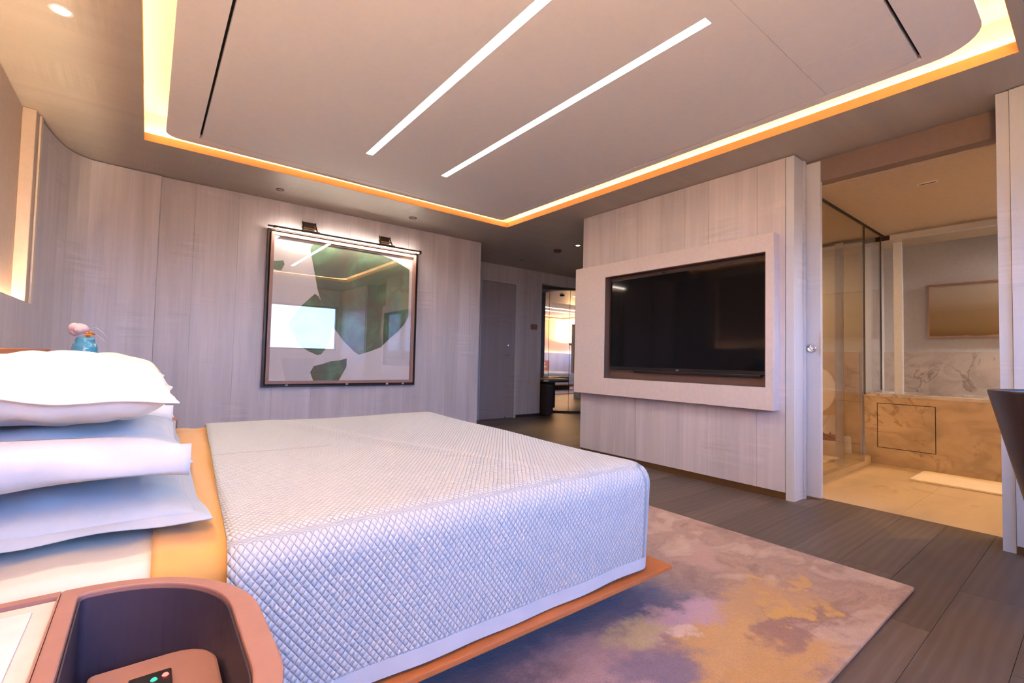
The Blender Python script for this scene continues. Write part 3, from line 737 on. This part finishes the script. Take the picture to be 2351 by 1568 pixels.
# ------------------------------------------------------------------ framed art and picture light
ar = thing('framed_picture', 'square framed abstract panda picture in dark green shapes on white', 'picture', (1.75, YA, 1.48))
AX0, AX1, AZ0, AZ1 = .915, 2.595, .662, 2.285
yf = YA-.06
fr = lambda a, d, y0, y1, mb=None: (mb or MB()).box(AX0+a, AX0+d, y0, y1, AZ0+a, AZ1-a).box(AX1-d, AX1-a, y0, y1, AZ0+a, AZ1-a).box(AX0+d, AX1-d, y0, y1, AZ0+a, AZ0+d).box(AX0+d, AX1-d, y0, y1, AZ1-d, AZ1-a)
obj('outer_frame', fr(0, .016, yf+.01, YA-.001), M['dark'], ar)
obj('inner_frame', fr(.030, .062, yf, YA-.004), M['frameb'], ar, .002)
obj('gap_backing', fr(.016, .030, YA-.02, YA-.002), M['black'], ar)
obj('paper', B(AX0+.063, AX1-.063, YA-.024, YA-.018, AZ0+.063, AZ1-.063), M['paper'], ar)
# printed shapes: picture-plane outlines
cyaw = None
def on_y(px, py, Y):
    fpx = 1070.4; d = RR*((px-1175.5)/fpx) + UU*(-(py-784)/fpx) + F
    t_ = Y/d.y; return (d.x*t_, 1.0+d.z*t_)
def shape(pts): return [on_y(580+a/3.5643, 480+b/3.5643, YA-.0255) for a, b in pts]
big = [(500, 287), (620, 300), (800, 325), (1040, 370), (1150, 415), (1283, 497), (1278, 700), (1274, 880), (1240, 945), (1190, 1000), (1110, 1070), (1050, 1130), (960, 1165), (870, 1192), (832, 1168), (742, 1078), (700, 1020), (657, 962), (647, 1010), (628, 1085), (595, 1145), (562, 1187), (530, 1195), (460, 1165), (390, 1120), (365, 1085), (330, 1010), (290, 950), (335, 880), (385, 805), (450, 745), (510, 693), (540, 715), (560, 755), (530, 650), (515, 560), (490, 430), (473, 330), (482, 302)]
ear = [(165, 425), (252, 420), (262, 452), (235, 500), (200, 497), (165, 487)]
nose = [(770, 1222), (768, 1290), (705, 1403), (497, 1406), (480, 1365), (472, 1335), (500, 1285), (570, 1268), (640, 1245), (705, 1238)]
for p in (big, ear, nose):
    q = shape(p); a = sum(q[i][0]*q[(i+1) % len(q)][1]-q[(i+1) % len(q)][0]*q[i][1] for i in range(len(q)))
    if a < 0: q = q[::-1]
    obj('printed_shape', MB().prism_y(q, YA-.0255, YA-.0245), M['print'], ar)
obj('glass', B(AX0+.060, AX1-.060, yf+.012, yf+.016, AZ0+.060, AZ1-.060), M['artglass'], ar)
for x in (1.13, 1.75, 2.22, 2.42):
    obj('clip', B(x, x+.03, yf-.004, yf+.01, AZ0+.012, AZ0+.03), M['chrome'], ar)
pl_ = thing('picture_light', 'long bronze picture light with lit strip above the panda picture', 'wall lamp', (1.75, YA, 2.32))
obj('bar', MB().obox((1.76, YA-.115, 2.292), (1, 0, 0), (0, 1, 0), (0, 0, 1), .81, .014, .011), M['dark'], pl_, .003)
obj('end_cap', B(2.565, 2.595, YA-.135, YA-.09, 2.265, 2.305), M['dark'], pl_, .002); obj('end_cap', B(.90, .95, YA-.125, YA-.10, 2.288, 2.30), M['dark'], pl_)
obj('diffuser', B(.98, 2.565, YA-.126, YA-.104, 2.272, 2.2805), M['artled'], pl_)
for x in (1.31, 2.16):
    bk = obj('bracket', MB().box(x-.055, x+.055, YA-.05, YA-.0005, 2.335, 2.415), M['dark'], pl_, .004)
    for s_ in (-.065, .065):
        obj('arm', MB().tube([(x+s_, YA-.03, 2.42), (x+s_, YA-.05, 2.38), (x+s_*1.15, YA-.10, 2.30)], .007, 8), M['dark'], bk)
    obj('pivot', MB().tube([(x-.075, YA-.045, 2.355), (x+.075, YA-.045, 2.355)], .009, 10), M['brass'], bk)
    obj('foot', B(x-.09, x+.09, YA-.125, YA-.09, 2.303, 2.312), M['brass'], bk)

# ------------------------------------------------------------------ rug
rg = thing('rug', 'large abstract rug in tan, ochre and dark violet under the bed', 'rug', (0, 0, 0)); rg['_o'] = (0, 0, 0)
obj('pile', MB().prism(rrect(.25, 2.77, .555, 3.7, .015, 3), .004, .018), M['rug'], rg, .004)
obj('backing', MB().prism(rrect(.256, 2.764, .561, 3.694, .015, 3), .0005, .004), M['rugside'], rg)

# ------------------------------------------------------------------ bed
bd = thing('bed', 'wide bed on an orange leather plinth that juts out under the coverlet', 'bed', (.6, 2.1, 0))
obj('plinth', MB().prism(rrect(-.38, 1.675, 1.08, 3.13, .003, 2), .184, .2), M['orange'], bd, .002)
obj('recessed_base', B(-.38, 1.40, 1.36, 2.86, .019, .183), M['darkbase'], bd)
mm = MB().prism(rrect(-.385, 1.575, 1.165, 3.05, .06, 5), .201, .572)
obj('mattress', mm, M['sheet'], bd, .045, True, 4)
hb = thing('headboard', 'long orange leather headboard behind the pillows', 'headboard', (-.5, 2.0, 0))
obj('cushion', B(-.50, -.44, .62, 3.66, .019, 1.0), M['orange'], hb, .006)
obj('end_piece', B(-.505, -.438, 3.662, 3.74, .019, .998), M['orange'], hb, .004)
obj('back_panel', B(-.634, -.501, .64, 3.7, .019, .985), M['leather'], hb, .004)

def drape(name, x0f, xf, y0, y1, zt, zb, R, r, mat, foot=True, wave=.004, du=.012, head=None, dz=0.0, maxin=None, thick=True):
    """cloth over a bed: rings following a U shaped outline (near side, foot, far side), from the hem up over the edge to the spine"""
    mb = MB(); W = (y1-y0)/2
    prof = []
    H = zt-zb
    for k in range(int((H-r)/.02)+1): prof.append((0.0, zb + k*(H-r)/max(1, int((H-r)/.02))))
    for k in range(1, 9): a = .5*PI*k/8; prof.append((r*(1-math.cos(a)), zt-r+r*math.sin(a)))
    ins = r; 
    lim = W if maxin is None else maxin
    while ins < lim-.02:
        ins += .03; prof.append((min(ins, lim), zt))
    nx = max(6, int((xf(0)-x0f(0))/.03)); na = 10; ny = max(6, int((y1-y0)/.04))
    rows = []; uvs = []
    for (d, z) in prof:
        row = []; rr = max(R-d, 0.001)
        xe = lambda y: xf((y-y0)/(y1-y0))-d
        pts = []
        for i in range(nx+1):
            yy = y0+d; a = x0f((yy-y0)/(y1-y0)); b = xe(yy)-rr; pts.append((a+(b-a)*i/nx, yy))
        for i in range(1, na): a = -PI/2+.5*PI*i/na; pts.append((xe(y0+d)-rr+rr*math.cos(a), y0+d+rr+rr*math.sin(a)))
        for i in range(ny+1): yy = y0+d+rr+(y1-y0-2*d-2*rr)*i/ny; pts.append((xe(yy), yy))
        for i in range(1, na): a = .5*PI*i/na; pts.append((xe(y1-d)-rr+rr*math.cos(a), y1-d-rr+rr*math.sin(a)))
        for i in range(nx+1):
            yy = y1-d; a = xe(yy)-rr; b = x0f((yy-y0)/(y1-y0)); pts.append((a+(b-a)*i/nx, yy))
        s_ = 0; prev = pts[0]
        for k, (x, y) in enumerate(pts):
            s_ += math.hypot(x-prev[0], y-prev[1]); prev = (x, y)
            zz = z; xx, yy = x, y
            dep = zt - z
            if dep > .02:
                f_ = min(1, dep/(H))
                wv = wave*f_*(math.sin(s_*9.0)+.6*math.sin(s_*21+1.3)) + .014*f_**1.5
                j_ = k - nx; t2 = len(pts)-nx-1
                if k <= nx: nvx, nvy = 0, -1
                elif k >= t2: nvx, nvy = 0, 1
                elif j_ < na: a_ = -PI/2+.5*PI*j_/na; nvx, nvy = math.cos(a_), math.sin(a_)
                elif t2-k < na: a_ = PI/2-.5*PI*(t2-k)/na; nvx, nvy = math.cos(a_), math.sin(a_)
                else: nvx, nvy = 1, 0
                xx -= nvx*wv; yy -= nvy*wv
                # hem lifts gently towards the foot corner
                zz += (.014*math.exp(-((x-(xf(0)-.22))/.22)**2)+.004*math.sin(s_*4))*(f_**3)
            else:
                zz += .005*math.sin(x*5+y*2)*math.cos(y*4) - .006*max(0, (x-1.3))*2 + dz
                zz += .012*math.exp(-((x-.62-(2.9-y)*.28)/.05)**2)*min(1, d/.25)
            row.append((xx, yy, zz))
            if d > r*.55: uvs.append((x, y))
            else:
                if k <= nx: uvs.append((x, y0 + .3*d - dep))
                elif k >= len(pts)-nx-1: uvs.append((x, y1 - .3*d + dep))
                else: uvs.append((s_, y0 - dep))
        rows.append(row)
    k = len(rows[0]); vs = [p for r_ in rows for p in r_]
    fs = [(j*k+i, j*k+i+1, (j+1)*k+i+1, (j+1)*k+i) for j in range(len(rows)-1) for i in range(k-1)]
    mb.add(vs, fs); mb.uv = uvs
    return mb
cv = thing('coverlet', 'white diamond-quilted coverlet draped over the bed down to the plinth', 'bedspread', (0, 0, 0))
cv['_o'] = (0, 0, 0)
cm = drape('cloth', lambda t: .145+.125*t, lambda t: 1.61+.075*t, 1.10, 3.10, .604, .212, .10, .075, M['quilt'])
co = obj('cloth', cm, M['quilt'], cv, smooth=True)
sol = co.modifiers.new('thickness', 'SOLIDIFY'); sol.thickness = .006; sol.offset = 1
# plain hem band
hm = MB(); rw = [v for v in cm.v[:len(cm.v)]]
kk = None
row_len = None
for i in range(1, len(cm.v)):
    if abs(cm.v[i][0]-cm.v[0][0]) < 1e-3 and abs(cm.uv[i][0]-cm.uv[0][0]) < 1e-6 and i > 20: row_len = i; break
hv = []
for r_ in (0, 1, 2):
    for i in range(row_len):
        x, y, z = cm.v[r_*row_len+i]; 
        o_ = .0078
        if i < row_len*.33: hv.append((x, y-o_, z-(.004 if r_ == 0 else 0)))
        elif i > row_len*.67: hv.append((x, y+o_, z))
        else: hv.append((x+o_, y-(o_ if y < 2 else -o_)*(1 if i < row_len*.4 or i > row_len*.6 else 0), z))
hm.add(hv, [(j*row_len+i, j*row_len+i+1, (j+1)*row_len+i+1, (j+1)*row_len+i) for j in range(2) for i in range(row_len-1)])
obj('hem', hm, M['hem'], cv, smooth=True)
# blanket band: a strip only, built from its own profile
def band(x0, x1, y0, y1, zt, zb, r, n=10):
    prof = [(y0+.02, zb)] + [(y0+.02*(1-k/6), zb+(zt-r-zb)*k/6) for k in range(1, 7)]
    prof += [(y0+r*(1-math.cos(.5*PI*k/8)), zt-r+r*math.sin(.5*PI*k/8)) for k in range(1, 9)]
    prof += [(y0+r+(y1-y0-2*r)*k/40, zt) for k in range(1, 40)]
    prof += [(y1-r*(1-math.sin(.5*PI*k/8)), zt-r+r*math.cos(.5*PI*k/8)) for k in range(0, 9)]
    prof += [(y1, zb+.02)]
    mb = MB(); vs = []
    for (y, z) in prof:
        t_ = (y-y0)/(y1-y0)
        for i in range(n+1):
            a, b = x0(t_), x1(t_); x = a+(b-a)*i/n
            vs.append((x, y, z + (.003*math.sin(x*40+y*5) + .004*math.exp(-((x-.17-.02*math.sin(y*3))/.02)**2) if z > zt-.01 else 0)))
    mb.add(vs, [(j*(n+1)+i, j*(n+1)+i+1, (j+1)*(n+1)+i+1, (j+1)*(n+1)+i) for j in range(len(prof)-1) for i in range(n)])
    return mb
bl = obj('blanket', band(lambda t: .022+.045*t, lambda t: .165+.125*t, 1.13, 3.085, .588, .27, .06), M['ochre'], None, smooth=True)
so = bl.modifiers.new('thickness', 'SOLIDIFY'); so.thickness = .005; so.offset = 1
tag(bl, 'ochre blanket band folded across the bed between pillows and coverlet', 'blanket')
sh = obj('top_sheet', band(lambda t: -.30, lambda t: .06+.045*t, 1.14, 3.075, .582, .26, .055), M['sheet'], None, smooth=True)
so = sh.modifiers.new('thickness', 'SOLIDIFY'); so.thickness = .003; so.offset = 1
tag(sh, 'smooth cream sheet at the head end of the bed under the pillows', 'sheet')

def pillow_mesh(Lx, Ly, h, seed, flange=.0, hem=0.0, sag=.0):
    """soft cushion lying in x,y; closed seam around, pinched corners, wrinkles towards the corners"""
    rg_ = np.random.default_rng(seed); N, K = 40, 44
    ph = rg_.uniform(0, 6.28, 8)
    mb = MB(); vs = []
    def top(u, v, s):
        du, dv = 1-abs(u)**2.6, 1-abs(v)**2.6
        b = (max(du, 0)*max(dv, 0))**.42
        wr = .035*math.sin(9*u+4*v*v+ph[0])*math.cos(5*v+ph[1]) + .025*math.sin(17*v+6*u+ph[2]) + .02*math.sin(23*u*v+ph[3])
        edge = min(1, (1-max(abs(u), abs(v)))*6)
        return s*h*.5*b*(1+wr*1.6*edge)
    for s in (1, -1):
        for j in range(K+1):
            for i in range(N+1):
                u, v = -1+2*i/N, -1+2*j/K
                pin = 1-.055*(1-v*v)*abs(u)**3; piv = 1-.055*(1-u*u)*abs(v)**3
                x = u*Lx/2*pin; y = v*Ly/2*piv
                z = top(u, v, s) - sag*(v*v)*.0
                z += .006*math.sin(3*u+ph[4])*math.sin(4*v+ph[5])
                vs.append((x, y, z))
    n1 = (N+1)*(K+1); fs = []
    for j in range(K):
        for i in range(N):
            a = j*(N+1)+i; fs.append((a, a+1, a+N+2, a+N+1)); fs.append((n1+a+N+1, n1+a+N+2, n1+a+1, n1+a))
    # join rims
    rim = [i for i in range(N+1)] + [j*(N+1)+N for j in range(1, K+1)] + [K*(N+1)+i for i in range(N-1, -1, -1)] + [j*(N+1) for j in range(K-1, 0, -1)]
    # small thickness so the seam is a soft lip
    for a in rim:
        x, y, z = vs[a]; vs[a] = (x, y, z+.003); x, y, z = vs[n1+a]; vs[n1+a] = (x, y, z-.003)
    q = len(rim)
    for i in range(q): a, b = rim[i], rim[(i+1) % q]; fs.append((b, a, n1+a, n1+b))
    mb.add(vs, fs)
    fl_ = None
    if flange:
        fl_ = MB(); fv = []
        for k_, a in enumerate(rim):
            x, y, z = vs[a]; z -= .003
            d = Vector((x/(Lx/2), y/(Ly/2), 0)); m_ = max(abs(d.x), abs(d.y))
            ox = flange*(d.x/m_ if abs(d.x) >= abs(d.y)*.98 else d.x*.6); oy = flange*(d.y/m_ if abs(d.y) >= abs(d.x)*.98 else d.y*.6)
            wv = .004*math.sin(k_*.35+ph[6])
            fv += [(x*.985, y*.985, z+.002), (x+ox, y+oy, z+wv-.008), (x+ox, y+oy, z+wv-.011), (x*.985, y*.985, z-.002)]
        fl_.add(fv, [((i*4+c), ((i+1) % q)*4+c, ((i+1) % q)*4+c+1, i*4+c+1) for i in range(q) for c in range(3)])
    return mb, fl_
def pillow(label, loc, size, mat, seed, rot=(0, 0, 0), flange=0, fmat=None, hem=None):
    t = thing('pillow', label, 'pillow', loc, 'pillows on the bed')
    mb, fl_ = pillow_mesh(*size, seed, flange)
    t['_o'] = (0, 0, 0)
    obj('case', mb, mat, t, smooth=True)
    if fl_: obj('flange', fl_, fmat or mat, t, smooth=True)
    if hem:   # open end of the pillowcase hanging over the side facing the window
        hb_ = MB(); Lx, Ly, h = size; n_ = 26; vs = []
        for i in range(n_+1):
            u = -1+2*i/n_; x = u*Lx/2*1.03
            bow = .012*math.sin(u*5+seed)*(1-u*u)
            for (dy, dz_) in ((.10, .5*h*.72*(1-abs(u)**4)+.004), (.03, .42*h*(1-abs(u)**6)+.006), (-.012, .30*h+.004), (-.022, .0), (-.020+bow, -hem*.55), (-.012+bow, -hem+.010*math.sin(u*3))):
                vs.append((x, -Ly/2+dy, dz_))
        hb_.add(vs, [(i*6+c, i*6+c+1, (i+1)*6+c+1, (i+1)*6+c) for i in range(n_) for c in range(5)])
        ho = obj('hem', hb_, mat, t, smooth=True); s_ = ho.modifiers.new('thickness', 'SOLIDIFY'); s_.thickness = .004
    t.rotation_euler = rot
    return t
for side, y0, nm in ((0, 1.66, 'near'), (1, 2.60, 'far')):
    s0 = side*10
    pillow('pale blue grey pillow, lowest of the %s stack' % nm, (-.145, y0, .646), (.50, .74, .10), M['bluefab'], 1+s0, (0.03, 0.03, 0), .028)
    pillow('crisp white pillow, middle of the %s stack' % nm, (-.155, y0, .766), (.46, .76, .108), M['whitefab'], 2+s0, (0, .03, .01), .012, None, .035)
    pillow('plump ivory pillow on top of the %s stack' % nm, (-.175, y0-.01, .903), (.46, .74, .165), M['creamfab'], 3+s0, (-.02, .05, -.02), .014)

# ------------------------------------------------------------------ bedside tables
def nightstand(label, yb):
    t = thing('nightstand', label, 'bedside table', (-.1, yb, 0), 'brown leather bedside tables')
    t['_o'] = (0, 0, 0); t.location = (0, 0, 0)
    o1 = rrect(-.43, .158, yb-.30, yb+.30, [.01, .22, .24, .01], 10)
    # tray well follows the rounded right half
    wi = rrect(-.072, .122, yb-.262, yb+.268, [.012, .175, .180, .012], 16)
    # match counts: ring between well and outline of the right half
    half = rrect(-.095, .158, yb-.30, yb+.30, [.006, .22, .24, .006], 16)
    obj('rim', MB().ring(half, wi, .40, .60), M['leather'], t, .003)
    obj('body', MB().prism(o1, .09, .399), M['leather'], t, .004)
    obj('tray_lining', MB().ring(rrect(-.071, .121, yb-.261, yb+.267, [.012, .174, .179, .012], 16), rrect(-.069, .119, yb-.259, yb+.265, [.011, .172, .177, .011], 16), .401, .592).prism(rrect(-.070, .120, yb-.26, yb+.266, [.01, .19, .202, .01], 10), .4005, .405), M['navy'], t)
    obj('left_frame', MB().ring(rrect(-.43, -.0955, yb-.30, yb+.30, .001, 3), rrect(-.41, -.098, yb-.28, yb+.282, .001, 3), .4, .599), M['leather'], t)
    obj('white_top', B(-.408, -.0985, yb-.278, yb+.279, .40, .594), M['padw'], t, .002)
    obj('white_inlay', B(-.355, -.122, yb-.26, yb+.245, .5945, .5975), plain('satin white inlay', (.68, .67, .70), .15), t, .001)
    obj('base', MB().prism(rrect(-.36, .11, yb-.25, yb+.25, [.01, .18, .18, .01], 8), 0, .09), M['darkbase'], t)
    return t
ns = nightstand('brown leather bedside table with rounded tray, close in the lower left corner', .775)
nf = nightstand('brown leather bedside table beyond the bed carrying the blue vase', 3.50)
dk = thing('remote_dock', 'brown control dock inside the tray of the near bedside table', 'dock', (0, .9, .405)); dk['_o'] = (0, 0, 0); dk.location = (0, 0, 0)
obj('body', MB().prism(rrect(-.052, .112, .80, .972, [.005, .02, .06, .01], 6), .406, .500), M['leather'], dk, .006)
rc = thing('remote_control', 'small dark control pad with red and green lights on the dock', 'remote control', (0, 0, 0)); rc['_o'] = (0, 0, 0)
obj('case', B(-.002, .050, .815, .905, .5005, .511), M['tvblk'], rc, .002)
obj('red_light', MB().lathe((.042, .888, .511), [(.0045, 0), (.003, .002)], 12), M['red'], rc); obj('green_light', MB().lathe((.028, .884, .511), [(.0045, 0), (.003, .002)], 12), M['green'], rc)
# vase with orchid
vx, vy, vz = -.272, 3.46, .5975
va = thing('vase', 'turquoise glazed layered vase with pink and orange flowers beyond the pillows', 'vase', (vx, vy, vz))
obj('body', MB().lathe((vx, vy, vz), [(.05, 0), (.060, .02), (.066, .12), (.06, .24), (.052, .30), (.060, .335), (.064, .36), (.060, .385), (.053, .395), (.055, .41), (.050, .43), (.040, .44), (.042, .455), (.036, .468), (.026, .472), (.024, .45)], 36), M['bluegl'], va, smooth=True)
mb = MB()
for i, (a, tl) in enumerate(((.2, .5), (1.2, .7), (2.4, .6), (3.6, .9), (4.8, .4))):
    c = Vector((vx-.03+.018*math.cos(a), vy+.01*math.sin(a), vz+.505+.012*math.sin(a*2)))
    mb.lathe(tuple(c), [(.004, -.018), (.020, -.008), (.026, .006), (.020, .022), (.006, .032)], 12)
obj('orchid_bloom', mb, M['orchid'], va, smooth=True)
mb = MB()
for i in range(14):
    mb.lathe((vx+.020+random.uniform(-.018, .02), vy+random.uniform(-.015, .015), vz+.475+random.uniform(0, .022)), [(.002, -.006), (.008, 0), (.002, .008)], 7)
o = obj('small_blossoms', mb, M['orangefl'], va); o['kind'] = 'stuff'
obj('stem', MB().tube([(vx, vy, vz+.45), (vx+.01, vy, vz+.52), (vx+.045, vy, vz+.525), (vx+.075, vy-.01, vz+.495), (vx+.09, vy-.01, vz+.47)], [.002, .0022, .002, .0018, .001], 7), M['stem'], va)
obj('stem', MB().tube([(vx, vy, vz+.45), (vx+.03, vy, vz+.50), (vx+.06, vy, vz+.475), (vx+.08, vy-.01, vz+.452)], [.002, .002, .0018, .001], 7), M['stem'], va)

# ------------------------------------------------------------------ tub chair at the right edge
hx, hy = 2.52, -.05
ch = thing('tub_chair', 'dark leather tub chair flaring upward at the right edge', 'chair', (hx, hy, 0))
mb = MB(); nA = 36; a0, a1 = math.radians(-60), math.radians(240)
prof_o = [(.20, .36), (.225, .44), (.337, .93)]; prof_i = [(.302, .93), (.200, .48), (.18, .44)]
loop = prof_o + prof_i; k = len(loop); vs = []
for i in range(nA+1):
    a = a0+(a1-a0)*i/nA
    for r_, z in loop: vs.append((hx+r_*math.cos(a), hy+r_*math.sin(a), z - (.10*max(0, abs(i/nA-.5)*2-.55)/.45 if z > .8 else 0)))
fs = [(i*k+j, i*k+(j+1) % k, (i+1)*k+(j+1) % k, (i+1)*k+j) for i in range(nA) for j in range(k)] + [tuple(range(k)), tuple(nA*k+j for j in range(k))[::-1]]
mb.add(vs, fs); obj('shell', mb, M['chair'], ch, .006, True, 3)
obj('seat', MB().lathe((hx, hy, .34), [(.10, 0), (.19, .015), (.198, .08), (.185, .125), (.12, .14)], 36), M['chair'], ch, smooth=True)
for a in (45, 135, 225, 315):
    ca, sa = math.cos(math.radians(a)), math.sin(math.radians(a))
    obj('leg', MB().tube([(hx+.13*ca, hy+.13*sa, .35), (hx+.19*ca, hy+.19*sa, .0185)], [.016, .010], 12), M['dark'], ch, smooth=True)

# unseen floor lamp added behind the viewer to warm the bed head ceiling
fx, fy = -.42, -.55
la = thing('added_uplighter', 'unseen bronze uplighter added by the bed head wall to warm the ceiling', 'floor lamp', (fx, fy, 0))
obj('base', MB().lathe((fx, fy, 0), [(.13, .001), (.13, .015), (.02, .03)], 28), M['dark'], la, smooth=False)
obj('pole', MB().tube([(fx, fy, .025), (fx, fy, 1.62)], .012, 12), M['dark'], la)
obj('bowl', MB().lathe((fx, fy, 1.60), [(.02, 0), (.10, .04), (.15, .11), (.145, .11), (.09, .045), (.02, .012)], 32), M['dark'], la, smooth=True)
l = bpy.data.lights.new('uplight', 'AREA'); l.shape = 'DISK'; l.size = .16; l.energy = UPLIGHT; l.color = (1, .62, .30)
o = bpy.data.objects.new('lamp', l); C.objects.link(o); o.parent = la; o.location = (0, 0, 1.70); o.rotation_euler = (PI, 0, 0)

# internal helper values are not wanted on the finished objects
for o in bpy.data.objects:
    if '_o' in o: del o['_o']
